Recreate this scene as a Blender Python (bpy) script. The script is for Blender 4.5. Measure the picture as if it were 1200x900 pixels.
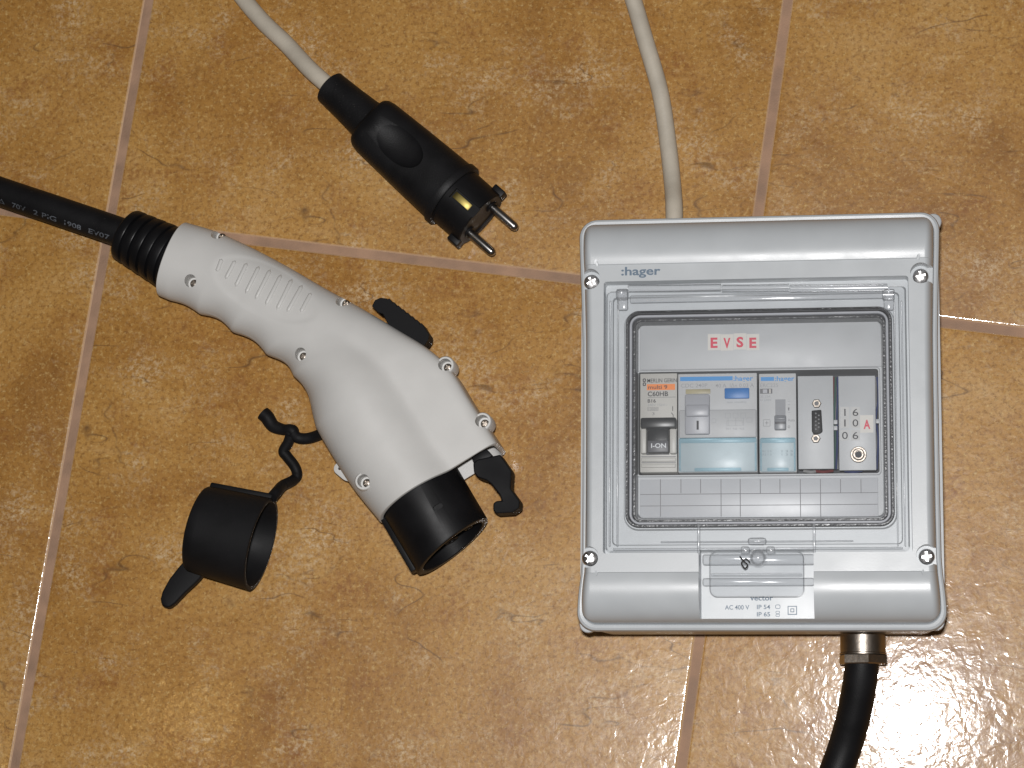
import bpy, bmesh, math, random
import numpy as np
from mathutils import Vector, Matrix
from mathutils.bvhtree import BVHTree
random.seed(7); rng = np.random.default_rng(7)
for o in list(bpy.data.objects): bpy.data.objects.remove(o)
S = 0.001                      # everything below is written in millimetres
scene = bpy.context.scene
COL = scene.collection

# ------------------------------------------------------------------ camera
F, NAD, RHO, H = 3000.0, (1045, 945), -0.0092, 1360.0
d = np.array([NAD[0]-600, 450-NAD[1], -F]); d /= np.linalg.norm(d)
Zc = -d; x0 = np.array([math.cos(RHO), math.sin(RHO), 0]); Xc = x0-d*(x0@d); Xc /= np.linalg.norm(Xc); Yc = np.cross(Zc, Xc)
RWC = np.stack([Xc, Yc, Zc], 1)
CAM = np.array([0, 0, H])
def P(px, py, z):              # the point at height z (mm) seen at a photograph position
    r = RWC.T@np.array([px-600, 450-py, -F]); return CAM+r*((z-CAM[2])/r[2])
CAM[:2] -= P(888, 490, 92)[:2]
cd = bpy.data.cameras.new('camera'); cam = bpy.data.objects.new('camera', cd); COL.objects.link(cam)
cd.sensor_width = 36; cd.lens = 36*F/1200; cd.clip_start = 0.01; cd.clip_end = 50
M = Matrix(RWC.T.tolist()).to_4x4(); M.translation = Vector(CAM*S); cam.matrix_world = M
scene.camera = cam

# ------------------------------------------------------------------ light: on-camera flash, a dim room, a warm room lamp
w = bpy.data.worlds.new('World'); scene.world = w; w.use_nodes = True
w.node_tree.nodes['Background'].inputs[0].default_value = (1.0, 0.86, 0.72, 1)
w.node_tree.nodes['Background'].inputs[1].default_value = 0.05
fl = bpy.data.lights.new('camera_flash', 'AREA'); fl.shape = 'RECTANGLE'; fl.size = 0.034; fl.size_y = 0.02; fl.energy = 15.0; fl.color = (1, 0.985, 0.975)
fo = bpy.data.objects.new('camera_flash', fl); COL.objects.link(fo)
FM = M.copy(); FM.translation = M @ Vector((-0.012, 0.05, 0.005)); fo.matrix_world = FM
rl = bpy.data.lights.new('room_lamp', 'POINT'); rl.energy = 0.6; rl.color = (1, 0.62, 0.2); rl.shadow_soft_size = 0.05
ro = bpy.data.objects.new('room_lamp', rl); COL.objects.link(ro); ro.location = (-0.95, -0.22, 2.3)
scene.cycles.transparent_max_bounces = 40; scene.cycles.max_bounces = 8
scene.view_settings.view_transform = 'Standard'; scene.view_settings.look = 'None'
scene.view_settings.exposure = 0; scene.view_settings.gamma = 1

# ------------------------------------------------------------------ materials
def newmat(name):
    m = bpy.data.materials.new(name); m.use_nodes = True
    return m, m.node_tree, m.node_tree.nodes['Principled BSDF']
def nd(t, typ, **kw):
    n = t.nodes.new(typ)
    for k, v in kw.items():
        if k.startswith('i_'): n.inputs[k[2:].replace('_', ' ')].default_value = v
        else: setattr(n, k, v)
    return n
def ramp(t, src, stops):
    r = t.nodes.new('ShaderNodeValToRGB'); e = r.color_ramp.elements
    while len(e) < len(stops): e.new(0.5)
    for q, (p, c) in zip(e, stops): q.position = p; q.color = c if len(c) == 4 else (*c, 1)
    t.links.new(src, r.inputs[0]); return r.outputs[0]
def mix(t, fac, a, b, mode='MIX'):
    m = t.nodes.new('ShaderNodeMix'); m.data_type = 'RGBA'; m.blend_type = mode
    for sock, v in ((0, fac), (6, a), (7, b)):
        if hasattr(v, 'links') or hasattr(v, 'is_output'): t.links.new(v, m.inputs[sock])
        else: m.inputs[sock].default_value = v if sock == 0 else (*v[:3], 1)
    return m.outputs[2]
def plain(name, col, rough=0.4, metal=0.0, var=0.06, grain=0.0, gscale=1500, spec=0.5, coat=0.0, dust=0.0):
    m, t, b = newmat(name)
    b.inputs['Roughness'].default_value = rough; b.inputs['Metallic'].default_value = metal
    b.inputs['Specular IOR Level'].default_value = spec; b.inputs['Coat Weight'].default_value = coat
    tc = nd(t, 'ShaderNodeNewGeometry')
    n = nd(t, 'ShaderNodeTexNoise', i_Scale=60.0, i_Detail=6.0); t.links.new(tc.outputs['Position'], n.inputs['Vector'])
    lo = tuple(c*(1-var) for c in col); hi = tuple(min(1, c*(1+var)) for c in col)
    c = ramp(t, n.outputs[0], [(0.3, lo), (0.7, hi)])
    if dust:
        n3 = nd(t, 'ShaderNodeTexNoise', i_Scale=900.0, i_Detail=3.0); t.links.new(tc.outputs['Position'], n3.inputs['Vector'])
        f = ramp(t, n3.outputs[0], [(0.66, (0, 0, 0)), (0.8, (dust,)*3)])
        c = mix(t, f, c, (0.5, 0.45, 0.4))
    t.links.new(c, b.inputs['Base Color'])
    r = ramp(t, n.outputs[0], [(0.3, (rough*0.85,)*3), (0.7, (min(1, rough*1.15),)*3)]); t.links.new(r, b.inputs['Roughness'])
    if grain:
        n2 = nd(t, 'ShaderNodeTexNoise', i_Scale=float(gscale), i_Detail=2.0); t.links.new(tc.outputs['Position'], n2.inputs['Vector'])
        bp = nd(t, 'ShaderNodeBump', i_Strength=grain, i_Distance=0.0003); t.links.new(n2.outputs[0], bp.inputs['Height']); t.links.new(bp.outputs[0], b.inputs['Normal'])
    return m
def clear(name, tint=(0.975, 0.98, 0.985), rough=0.04, refl=0.7, haze=0.0):
    m = bpy.data.materials.new(name); m.use_nodes = True; t = m.node_tree; t.nodes.clear()
    out = t.nodes.new('ShaderNodeOutputMaterial'); mx = t.nodes.new('ShaderNodeMixShader')
    tr = nd(t, 'ShaderNodeBsdfTransparent'); tr.inputs[0].default_value = (*tint, 1)
    g = nd(t, 'ShaderNodeBsdfGlossy'); g.inputs['Roughness'].default_value = rough
    fr = nd(t, 'ShaderNodeFresnel', i_IOR=1.5); ad = nd(t, 'ShaderNodeMath', operation='MULTIPLY', use_clamp=True); ad.inputs[1].default_value = refl
    tc = nd(t, 'ShaderNodeNewGeometry'); n2 = nd(t, 'ShaderNodeTexNoise', i_Scale=140.0, i_Detail=3.0); t.links.new(tc.outputs['Position'], n2.inputs['Vector'])
    bp = nd(t, 'ShaderNodeBump', i_Strength=0.12, i_Distance=0.0006); t.links.new(n2.outputs[0], bp.inputs['Height']); t.links.new(bp.outputs[0], g.inputs['Normal'])
    t.links.new(fr.outputs[0], ad.inputs[0]); t.links.new(ad.outputs[0], mx.inputs[0]); t.links.new(tr.outputs[0], mx.inputs[1]); t.links.new(g.outputs[0], mx.inputs[2]); hz = t.nodes.new('ShaderNodeMixShader'); hz.inputs[0].default_value = haze; df = t.nodes.new('ShaderNodeBsdfDiffuse'); df.inputs[0].default_value = (0.85, 0.87, 0.9, 1)
    t.links.new(mx.outputs[0], hz.inputs[1]); t.links.new(df.outputs[0], hz.inputs[2]); t.links.new(hz.outputs[0], out.inputs[0])
    return m
def tile_material():
    m, t, b = newmat('stone_look_tile'); L = t.links.new
    g = nd(t, 'ShaderNodeNewGeometry'); oi = nd(t, 'ShaderNodeObjectInfo')
    off = nd(t, 'ShaderNodeVectorMath', operation='SCALE'); cx = nd(t, 'ShaderNodeCombineXYZ')
    L(oi.outputs['Random'], cx.inputs[0]); L(oi.outputs['Random'], cx.inputs[1]); off.inputs['Scale'].default_value = 3.7; L(cx.outputs[0], off.inputs[0])
    v = nd(t, 'ShaderNodeVectorMath', operation='ADD'); L(g.outputs['Position'], v.inputs[0]); L(off.outputs[0], v.inputs[1]); V = v.outputs[0]
    def noise(sc, det, rough=0.6, dist=0.0):
        n = nd(t, 'ShaderNodeTexNoise', i_Scale=float(sc), i_Detail=float(det), i_Roughness=rough, i_Distortion=dist); L(V, n.inputs['Vector']); return n.outputs[0]
    c = ramp(t, noise(7, 9, 0.72, 0.4), [(0.33, (0.265, 0.115, 0.022)), (0.45, (0.39, 0.19, 0.041)), (0.57, (0.48, 0.255, 0.066)), (0.70, (0.55, 0.33, 0.125))])
    c = mix(t, ramp(t, noise(400, 6, 0.8), [(0.37, (0.75,)*3), (0.52, (0,)*3)]), c, (0.20, 0.085, 0.016))        # fine dark mottling
    c = mix(t, ramp(t, noise(360, 6, 0.82), [(0.53, (0,)*3), (0.68, (0.9,)*3)]), c, (0.66, 0.46, 0.19))         # fine pale mottling
    pale = nd(t, 'ShaderNodeMath', operation='MULTIPLY'); L(ramp(t, noise(24, 7, 0.72), [(0.50, (0,)*3), (0.68, (0.95,)*3)]), pale.inputs[0]); L(ramp(t, noise(380, 4, 0.75), [(0.46, (0,)*3), (0.62, (1,)*3)]), pale.inputs[1])
    c = mix(t, pale.outputs[0], c, (0.66, 0.50, 0.31))                                                             # cream clouds
    rus = nd(t, 'ShaderNodeMath', operation='MULTIPLY'); L(ramp(t, noise(31, 5, 0.66), [(0.52, (0,)*3), (0.70, (0.8,)*3)]), rus.inputs[0]); L(ramp(t, noise(300, 4, 0.7), [(0.42, (0,)*3), (0.58, (1,)*3)]), rus.inputs[1])
    c = mix(t, rus.outputs[0], c, (0.24, 0.085, 0.018))                                                           # rusty clouds
    c = mix(t, ramp(t, noise(130, 3), [(0.72, (0,)*3), (0.77, (0.6,)*3)]), c, (0.14, 0.055, 0.018))               # brown freckles
    # hairline veins: edges of large cells, kept only here and there
    for ang, st_, sc, wd, thr, sd in ((0.75, 2.6, 8.0, 0.0042, 0.52, 19), (-0.35, 3.4, 10.0, 0.0040, 0.55, 24), (1.95, 2.6, 7.5, 0.0032, 0.54, 28)):
        rot = nd(t, 'ShaderNodeMapping'); rot.inputs['Rotation'].default_value = (0, 0, ang); rot.inputs['Scale'].default_value = (1, st_, 1); L(V, rot.inputs[0])
        n = nd(t, 'ShaderNodeTexNoise', i_Scale=sc, i_Detail=3.0, i_Roughness=0.45); L(rot.outputs[0], n.inputs['Vector'])
        m1_ = nd(t, 'ShaderNodeMath', operation='SUBTRACT'); L(n.outputs[0], m1_.inputs[0]); m1_.inputs[1].default_value = 0.5
        m2_ = nd(t, 'ShaderNodeMath', operation='ABSOLUTE'); L(m1_.outputs[0], m2_.inputs[0])
        vein = ramp(t, m2_.outputs[0], [(wd*.3, (1,)*3), (wd*1.25, (0,)*3)])
        q = nd(t, 'ShaderNodeMath', operation='MULTIPLY'); L(vein, q.inputs[0]); L(ramp(t, noise(sd, 4, 0.6), [(thr, (0,)*3), (thr+.1, (0.75,)*3)]), q.inputs[1])
        c = mix(t, q.outputs[0], c, (0.12, 0.06, 0.024))
    # worn pale arris along the tile edge (bevel faces tilt)
    sx = nd(t, 'ShaderNodeSeparateXYZ'); L(g.outputs['True Normal'], sx.inputs[0])
    c = mix(t, ramp(t, sx.outputs[2], [(0.75, (0.85,)*3), (0.992, (0,)*3)]), c, (0.66, 0.47, 0.33))
    L(c, b.inputs['Base Color'])
    L(ramp(t, noise(120, 4), [(0.3, (0.34,)*3), (0.7, (0.46,)*3)]), b.inputs['Roughness'])
    b.inputs['Specular IOR Level'].default_value = 0.35
    h = nd(t, 'ShaderNodeMath', operation='ADD'); L(noise(150, 2, 0.5, 0.8), h.inputs[0])
    h2 = nd(t, 'ShaderNodeMath', operation='MULTIPLY'); L(noise(520, 2, 0.5), h2.inputs[0]); h2.inputs[1].default_value = 0.2; L(h2.outputs[0], h.inputs[1])
    bp = nd(t, 'ShaderNodeBump', i_Strength=1.0, i_Distance=0.000165); L(h.outputs[0], bp.inputs['Height'])
    L(bp.outputs[0], b.inputs['Normal'])
    b.inputs['Coat Weight'].default_value = 0.95; b.inputs['Coat Roughness'].default_value = 0.085; L(bp.outputs[0], b.inputs['Coat Normal'])
    return m
MT = dict(
 tile=tile_material(),
 grout=plain('pink_grout', (0.35, 0.215, 0.14), 0.75, var=0.22, grain=0.7, gscale=900),
 cover=plain('pale_grey_plastic', (0.485, 0.51, 0.53), 0.33, var=0.03, grain=0.10, gscale=2500, dust=0.03),
 base=plain('base_grey_plastic', (0.42, 0.435, 0.45), 0.4, var=0.04),
 panel=plain('inner_grey_plastic', (0.47, 0.485, 0.50), 0.45, var=0.04, grain=0.15, gscale=2500),
 labelplate=plain('label_grey', (0.52, 0.535, 0.56), 0.35, var=0.02),
 white=plain('white_shell', (0.60, 0.595, 0.58), 0.42, var=0.025, grain=0.22, gscale=2600, dust=0.02),
 black=plain('black_plastic', (0.006, 0.006, 0.007), 0.48, var=0.2, grain=0.12, gscale=2200, dust=0.015, spec=0.22),
 matt=plain('matt_black_plastic', (0.006, 0.006, 0.007), 0.6, var=0.2, grain=0.1, gscale=2200, dust=0.01, spec=0.16),
 rubber=plain('black_rubber', (0.007, 0.007, 0.008), 0.5, var=0.25, grain=0.3, gscale=1800, dust=0.03, spec=0.25),
 gasket=plain('black_gasket', (0.045, 0.046, 0.05), 0.3, var=0.3, grain=0.8, gscale=700),
 capblack=plain('cap_rubber', (0.008, 0.008, 0.009), 0.6, var=0.2, grain=0.2, gscale=1500, dust=0.02, spec=0.2),
 scuff=plain('scuffed_rubber', (0.008, 0.008, 0.009), 0.5, var=0.25, grain=0.4, gscale=700, dust=0.12, spec=0.25),
 grip=plain('corrugated_rubber', (0.006, 0.006, 0.007), 0.4, var=0.2, grain=0.2, spec=0.25),
 jacket=plain('ivory_cable_jacket', (0.52, 0.47, 0.39), 0.5, var=0.12, grain=0.3, gscale=600),
 chrome=plain('chrome', (0.75, 0.74, 0.74), 0.3, 1.0, var=0.06, grain=0.3, gscale=900),
 nickel=plain('worn_nickel', (0.34, 0.30, 0.26), 0.36, 1.0, var=0.15, grain=0.3, gscale=500),
 steel=plain('pin_steel', (0.36, 0.35, 0.34), 0.25, 1.0, var=0.12),
 brass=plain('brass', (0.45, 0.36, 0.12), 0.5, 1.0, var=0.15),
 clear=clear('clear_polycarbonate', haze=0.05),
 clear2=clear('clear_polycarbonate_rib', (0.965, 0.968, 0.972), 0.14, 0.6, 0.10),
 bluecl=clear('blue_tinted_cover', (0.88, 0.945, 0.968), 0.25, 0.2),
 mcb=plain('warm_grey_breaker', (0.5, 0.49, 0.46), 0.45, var=0.03),
 dev=plain('cool_grey_device', (0.5, 0.51, 0.52), 0.42, var=0.03),
 devlow=plain('grey_device_band', (0.43, 0.44, 0.45), 0.45, var=0.03),
 lever=plain('lever_grey', (0.36, 0.37, 0.40), 0.4, var=0.04),
 dark=plain('dark_grey', (0.10, 0.10, 0.11), 0.45, var=0.1),
 slot=plain('slider_grey', (0.22, 0.23, 0.25), 0.4, var=0.08),
 toggle=plain('toggle_black', (0.018, 0.02, 0.022), 0.35, var=0.1, dust=0.15),
 blue=plain('print_blue', (0.025, 0.23, 0.55), 0.45), button=plain('button_blue', (0.03, 0.16, 0.44), 0.4),
 orange=plain('print_orange', (0.80, 0.22, 0.03), 0.5), beige=plain('beige_strip', (0.36, 0.32, 0.2), 0.5, var=0.15),
 ink=plain('ink_black', (0.03, 0.03, 0.035), 0.6), inkblue=plain('ink_slate', (0.12, 0.17, 0.23), 0.5), faint=plain('ink_faint', (0.31, 0.32, 0.34), 0.6),
 line=plain('line_grey', (0.2, 0.2, 0.21), 0.6), red=plain('letter_red', (0.62, 0.03, 0.07), 0.5),
 sticker=plain('sticker_cream', (0.62, 0.60, 0.56), 0.5, var=0.04), sticker2=plain('sticker_grey', (0.49, 0.49, 0.485), 0.5, var=0.03),
 inkcable=plain('cable_print', (0.085, 0.095, 0.11), 0.7, var=0.5), whiteink=plain('ink_white', (0.62, 0.64, 0.66), 0.5),
 cavity=plain('dark_cavity', (0.02, 0.022, 0.03), 0.6), wire_red=plain('wire_red', (0.16, 0.02, 0.02), 0.4), wire_blue=plain('wire_blue', (0.025, 0.04, 0.13), 0.4), wire_green=plain('wire_green', (0.04, 0.10, 0.08), 0.4), wire_white=plain('wire_white', (0.3, 0.3, 0.3), 0.4),
)

# ------------------------------------------------------------------ mesh helpers (world millimetres)
ORG = {}
def link(name, me, mat, parent=None, smooth=40, kind=None, label=None):
    co = np.empty(len(me.vertices)*3); me.vertices.foreach_get('co', co); co = co.reshape(-1, 3)
    lo, hi = co.min(0), co.max(0); org = np.array([(lo[0]+hi[0])/2, (lo[1]+hi[1])/2, lo[2]])
    me.vertices.foreach_set('co', ((co-org)*S).ravel()); me.update()
    if smooth:
        me.shade_smooth(); me.set_sharp_from_angle(angle=math.radians(smooth))
    me.materials.clear(); me.materials.append(MT[mat])
    o = bpy.data.objects.new(name, me); COL.objects.link(o); me.name = name
    par = ORG[parent.name] if parent else np.zeros(3)
    o.parent = parent; o.location = Vector((org-par)*S); ORG[o.name] = org
    if kind: o['kind'] = kind
    if label: o['label'] = label
    return o
def thing(name, loc, label, cat):
    o = bpy.data.objects.new(name, None); COL.objects.link(o); o.empty_display_size = 0.02
    o.location = Vector(np.array(loc)*S); ORG[o.name] = np.array(loc, float); o['label'] = label; o['category'] = cat
    return o
def pydata(vs, fs):
    me = bpy.data.meshes.new('m'); me.from_pydata([tuple(map(float, v)) for v in vs], [], fs)
    bm = bmesh.new(); bm.from_mesh(me); bmesh.ops.recalc_face_normals(bm, faces=bm.faces); bm.to_mesh(me); bm.free(); return me
def bev(me, w, seg=2, ang=30):
    bm = bmesh.new(); bm.from_mesh(me)
    es = [e for e in bm.edges if len(e.link_faces) == 2 and e.calc_face_angle(0) > math.radians(ang)]
    bmesh.ops.bevel(bm, geom=es, offset=w, segments=seg, affect='EDGES', profile=0.5, clamp_overlap=True)
    bm.to_mesh(me); bm.free(); return me
def boxm(x0, x1, y0, y1, z0, z1, b=0):
    vs = [(x, y, z) for z in (z0, z1) for x, y in ((x0, y0), (x1, y0), (x1, y1), (x0, y1))]
    me = pydata(vs, [(3, 2, 1, 0), (4, 5, 6, 7), (0, 1, 5, 4), (1, 2, 6, 5), (2, 3, 7, 6), (3, 0, 4, 7)])
    return bev(me, b) if b else me
def prism(poly, z0, z1, b=0, seg=2):
    n = len(poly); vs = [(p[0], p[1], z0) for p in poly]+[(p[0], p[1], z1) for p in poly]
    fs = [tuple(range(n))[::-1], tuple(range(n, 2*n))]+[(i, (i+1) % n, n+(i+1) % n, n+i) for i in range(n)]
    me = pydata(vs, fs); return bev(me, b, seg) if b else me
def loft(rings, cap0=True, cap1=True, wrap=False):
    n = len(rings[0]); vs = [v for r in rings for v in r]; fs = []
    m = len(rings)
    for i in range(m if wrap else m-1):
        a, b_ = i*n, ((i+1) % m)*n
        fs += [(a+j, a+(j+1) % n, b_+(j+1) % n, b_+j) for j in range(n)]
    if not wrap and cap0: fs.append(tuple(range(n))[::-1])
    if not wrap and cap1: fs.append(tuple(range((m-1)*n, m*n)))
    return pydata(vs, fs)
def rrect(x0, x1, y0, y1, r, n=8):
    out = []
    for cx, cy, a in ((x1-r, y1-r, 0), (x0+r, y1-r, 90), (x0+r, y0+r, 180), (x1-r, y0+r, 270)):
        for k in range(n+1):
            t = math.radians(a+90*k/n); out.append((cx+r*math.cos(t), cy+r*math.sin(t), math.cos(t), math.sin(t)))
    return out
def frame_of(dirv):
    dirv = np.array(dirv, float); dirv /= np.linalg.norm(dirv)
    up = np.array([0, 0, 1.0]) if abs(dirv[2]) < 0.9 else np.array([0, 1.0, 0])
    a = np.cross(up, dirv); a /= np.linalg.norm(a); b = np.cross(dirv, a); return dirv, a, b
def lathe(o, dirv, prof, n=40, cap0=True, cap1=True, rot=0.0):
    D, A, B = frame_of(dirv); o = np.array(o, float)
    rings = [[o+D*t+(A*math.cos(q+rot)+B*math.sin(q+rot))*r for q in np.linspace(0, 2*math.pi, n, endpoint=False)] for t, r in prof]
    return loft(rings, cap0, cap1)
def spline(pts, n=80):
    p = np.array(pts, float); p = np.vstack([2*p[0]-p[1], p, 2*p[-1]-p[-2]]); out = []
    m = len(pts)-1
    for u in np.linspace(0, m-1e-9, n):
        i = int(u); t = u-i; a, b, c, e = p[i:i+4]
        out.append(0.5*((2*b)+(-a+c)*t+(2*a-5*b+4*c-e)*t*t+(-a+3*b-3*c+e)*t**3))
    return np.array(out)
def tube(pts, r, n=20, m=80, flat=1.0):
    c = spline(pts, m); tg = np.gradient(c, axis=0); rings = []
    for i in range(m):
        D, A, B = frame_of(tg[i]); rr = r(i/(m-1)) if callable(r) else r
        rings.append([c[i]+(A*math.cos(q)*rr+B*math.sin(q)*rr*flat) for q in np.linspace(0, 2*math.pi, n, endpoint=False)])
    return loft(rings)
def join(*ms):
    bm = bmesh.new()
    for me in ms: bm.from_mesh(me)
    me = bpy.data.meshes.new('j'); bm.to_mesh(me); bm.free(); return me
def boolean(a, b, op='DIFFERENCE'):
    oa = bpy.data.objects.new('a', a); ob = bpy.data.objects.new('b', b); COL.objects.link(oa); COL.objects.link(ob)
    md = oa.modifiers.new('b', 'BOOLEAN'); md.object = ob; md.operation = op; md.solver = 'EXACT'; md.use_self = True
    dg = bpy.context.evaluated_depsgraph_get(); me = bpy.data.meshes.new_from_object(oa.evaluated_get(dg))
    bpy.data.objects.remove(oa); bpy.data.objects.remove(ob); return me
def textmesh(s, size, bold=0.0, spacing=1.0, align='LEFT', shear=0.0):
    cu = bpy.data.curves.new('t', 'FONT'); cu.body = s; cu.size = size; cu.offset = bold; cu.space_character = spacing; cu.align_x = align; cu.shear = shear; cu.resolution_u = 3
    o = bpy.data.objects.new('t', cu); COL.objects.link(o); dg = bpy.context.evaluated_depsgraph_get()
    me = bpy.data.meshes.new_from_object(o.evaluated_get(dg)); bpy.data.objects.remove(o); return me
def text(s, px0, px1, pyb, z, hpx, mat, parent, bold=0.0, name='lettering', mapf=None):
    """a line of print from px0 to px1, baseline pyb, capital height hpx (photograph units), lying at height z"""
    a = P(px0, pyb, z); b = P(px1, pyb, z); hh = hpx*(np.linalg.norm(b-a)/max(px1-px0, 1e-6))
    me = textmesh(s, 10, bold*10)
    co = np.array([v.co[:] for v in me.vertices]); x0_, x1_ = co[:, 0].min(), co[:, 0].max()
    wid = np.linalg.norm(b-a); sx = wid/(x1_-x0_); sy = hh/7.0
    for v in me.vertices: v.co = (a[0]+(v.co.x-x0_)*sx, a[1]+v.co.y*sy, z)
    return link(name, me, mat, parent, smooth=0)
def R(px0, py0, px1, py1, z):
    q = [P(px0, py0, z), P(px1, py0, z), P(px0, py1, z), P(px1, py1, z)]
    return ((q[0][0]+q[2][0])/2, (q[1][0]+q[3][0])/2, (q[2][1]+q[3][1])/2, (q[0][1]+q[1][1])/2)
def slab(name, px0, py0, px1, py1, z0, z1, mat, parent, b=0.3, **k):
    return link(name, boxm(*R(px0, py0, px1, py1, z1), z0, z1, b), mat, parent, **k)

# ------------------------------------------------------------------ floor: grout bed + tiles
a0 = P(174, 0, 0); a1 = P(69, 600, 0); va = (a0-a1)[:2]; va /= np.linalg.norm(va)        # along the long joints
ha = np.array([va[1], -va[0]])
m0 = P(360, 289, 0)[:2]; l1 = P(135, 222, 0)[:2]; l2 = P(890, 240, 0)[:2]
pitch = (l2-l1)@ha
org2 = l1+va*((m0-l1)@va)
gw = 4.5
def corner(i, j): return org2+ha*pitch*i+va*pitch*j
c4 = [corner(-3, -3), corner(5, -3), corner(5, 4), corner(-3, 4)]
floor = link('floor', prism(c4, -8, -0.9), 'grout', smooth=0, kind='structure')
t_half = (pitch-gw)/2
def tile_mesh():
    rings = []
    for ins, z, r in ((0, -6, 1.2), (0, -1.1, 1.2), (0.35, -0.4, 1.4), (0.9, -0.08, 1.8), (1.6, 0, 2.2)):
        pts = rrect(-t_half+ins, t_half-ins, -t_half+ins, t_half-ins, r, 3)
        rings.append([(*(ha*p[0]+va*p[1]), z) for p in pts])
    return loft(rings)
tm = tile_mesh(); first = None
for i in range(-2, 4):
    for j in range(-2, 3):
        c = corner(i+0.5, j+0.5)
        if first is None:
            me = tm.copy()
            for v in me.vertices: v.co.x += c[0]; v.co.y += c[1]
            first = link('tile', me, 'tile', floor, smooth=60); cc0 = c
        else:
            o = first.copy(); COL.objects.link(o); o.name = 'tile'; o.location = first.location+Vector(((c[0]-cc0[0])*S, (c[1]-cc0[1])*S, 0))

# ------------------------------------------------------------------ control box
bx = thing('control_box', (0, 0, 0), 'pale grey plastic distribution box with a clear hinged door over breakers', 'control box')
CX0, CX1, CY0, CY1 = R(677, 253, 1106, 739.5, 76)
TOPI, BOTI, RV = 28.0, 28.5, 15.0                    # how far the rolled ends reach in from the rim
def waist(x, y):
    f = 1/(1+math.exp(-(y-CY0-24)/5))/(1+math.exp((y-CY1+34)/14)); return x-math.copysign(2.2*f, x)*(abs(x)/90)**6
S80, S22 = math.sin(math.radians(80)), math.sin(math.radians(20))
def zy(y):
    best = 93.0
    for ins, e in ((CY1-y, TOPI), (y-CY0, BOTI)):
        if ins < e-.65:
            Rr = (e-4.6)/(S80+S22); sp = S80-(max(ins, 4)-4)/Rr
            best = 94.4-RV*(1-math.sqrt(max(0, 1-sp*sp)))
    return best
YSD = [CY1-v for v in np.linspace(9, TOPI-1.4, 9)]+[CY1-TOPI+.75, CY1-TOPI+.55, CY1-TOPI-.2]+list(np.linspace(CY1-TOPI-8, CY0+BOTI+8, 6))+[CY0+BOTI+.2, CY0+BOTI-.55, CY0+BOTI-.75]+[CY0+v for v in np.linspace(BOTI-1.4, 9, 9)]
def crect2(x0, x1, y0, y1, r):
    q = rrect(x0, x1, y0, y1, r, 8); m_ = len(YSD); out = []
    for c_ in range(4):
        seg = q[c_*9:(c_+1)*9]; out += [(p[0], p[1]) for p in seg]; a_, b_ = seg[-1], q[((c_+1)*9) % 36]
        if c_ in (1, 3):                                    # long sides: samples at the same heights on every ring
            ys = [min(max(v, y0+r+.01*(m_-k)), y1-r-.01*(k+1)) for k, v in enumerate(YSD)]
            out += [(a_[0], v) for v in (ys if c_ == 1 else ys[::-1])]
        else: out += [(a_[0]+(b_[0]-a_[0])*(k+1)/(m_+1), a_[1]) for k in range(m_)]
    return out
def crect(sx, st, sb, r): return crect2(CX0+sx, CX1-sx, CY0+sb, CY1-st, r)
def cring(sx, st, sb, z_, r): return [(waist(x, y), y, z_) for x, y in crect(sx, st, sb, r)]
def dring(sx, st, sb, r):
    out = []
    for x, y in crect(sx, st, sb, r):
        dist = min(x-CX0, CX1-x)-3.2; q = min(1, max(0, dist/4.6)); drop = 10*(1-math.sqrt(max(0, 1-(1-q)**2)))
        out.append((waist(x, y), y, max(79, zy(y)-drop)))
    return out
rings = [cring(.6, .6, .6, 70, 9), cring(0, 0, 0, 71, 9.5), cring(0, 0, 0, 75.4, 9.5), cring(.5, .5, .5, 76.8, 9.2), cring(1.5, 1.5, 1.5, 77.4, 8.6), cring(2.7, 2.9, 2.9, 77.2, 8), cring(3.0, 3.4, 3.4, 76.4, 7.7), cring(3.2, 3.9, 3.9, 78, 7.5)]
NK = 18
for k in range(NK+1):
    f = (k/NK)**1.25; sx = 3.2+7.6*f
    rings.append(dring(sx, 4+(TOPI-4.7)*f, 4+(BOTI-4.7)*f, max(1.5, 7.5-6.5*f**.6)))
rings.append(dring(10.9, TOPI-.3, BOTI-.3, 1.2))
OX0, OX1, OY0, OY1 = R(707, 326.5, 1067, 648, 93)
WX0, WX1, WY0, WY1 = R(733, 362, 1047, 618, 84)
def pr(x0, x1, y0, y1, z, r): return [(p[0], p[1], z) for p in rrect(x0, x1, y0, y1, r, 10)]
def prc(x0, x1, y0, y1, z, r): return [(x, y, z) for x, y in crect2(x0, x1, y0, y1, r)]
rings += [prc(OX0, OX1, OY0, OY1, 93, 1.6), prc(OX0+.2, OX1-.2, OY0+.2, OY1-.2, 84, 1.6), prc(WX0, WX1, WY0, WY1, 84, 7), prc(WX0, WX1, WY0, WY1, 70, 7)]
cover = loft(rings, wrap=True)
NX0, NX1, NY0, NY1 = R(822, 647, 955, 727, 74)
cutb, cutc = [boxm(NX0, NX1, NY0, NY1, 74, 130)], []
SCR = [(693, 330), (1079, 323), (691, 654), (1086, 652)]
for s in SCR:
    c = P(*s, 86); cutc.append(lathe((c[0], c[1], 84.5), (0, 0, 1), [(0, 5.3), (40, 5.3)], 32))
    sgn = -1 if c[0] < 0 else 1; cutb.append(boxm(min(c[0], c[0]+sgn*7), max(c[0], c[0]+sgn*7), c[1]-4.2, c[1]+4.2, 84.6, 130))
cover = boolean(boolean(cover, join(*cutc)), join(*cutb))
cover_o = link('cover', cover, 'cover', bx, smooth=28)
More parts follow.
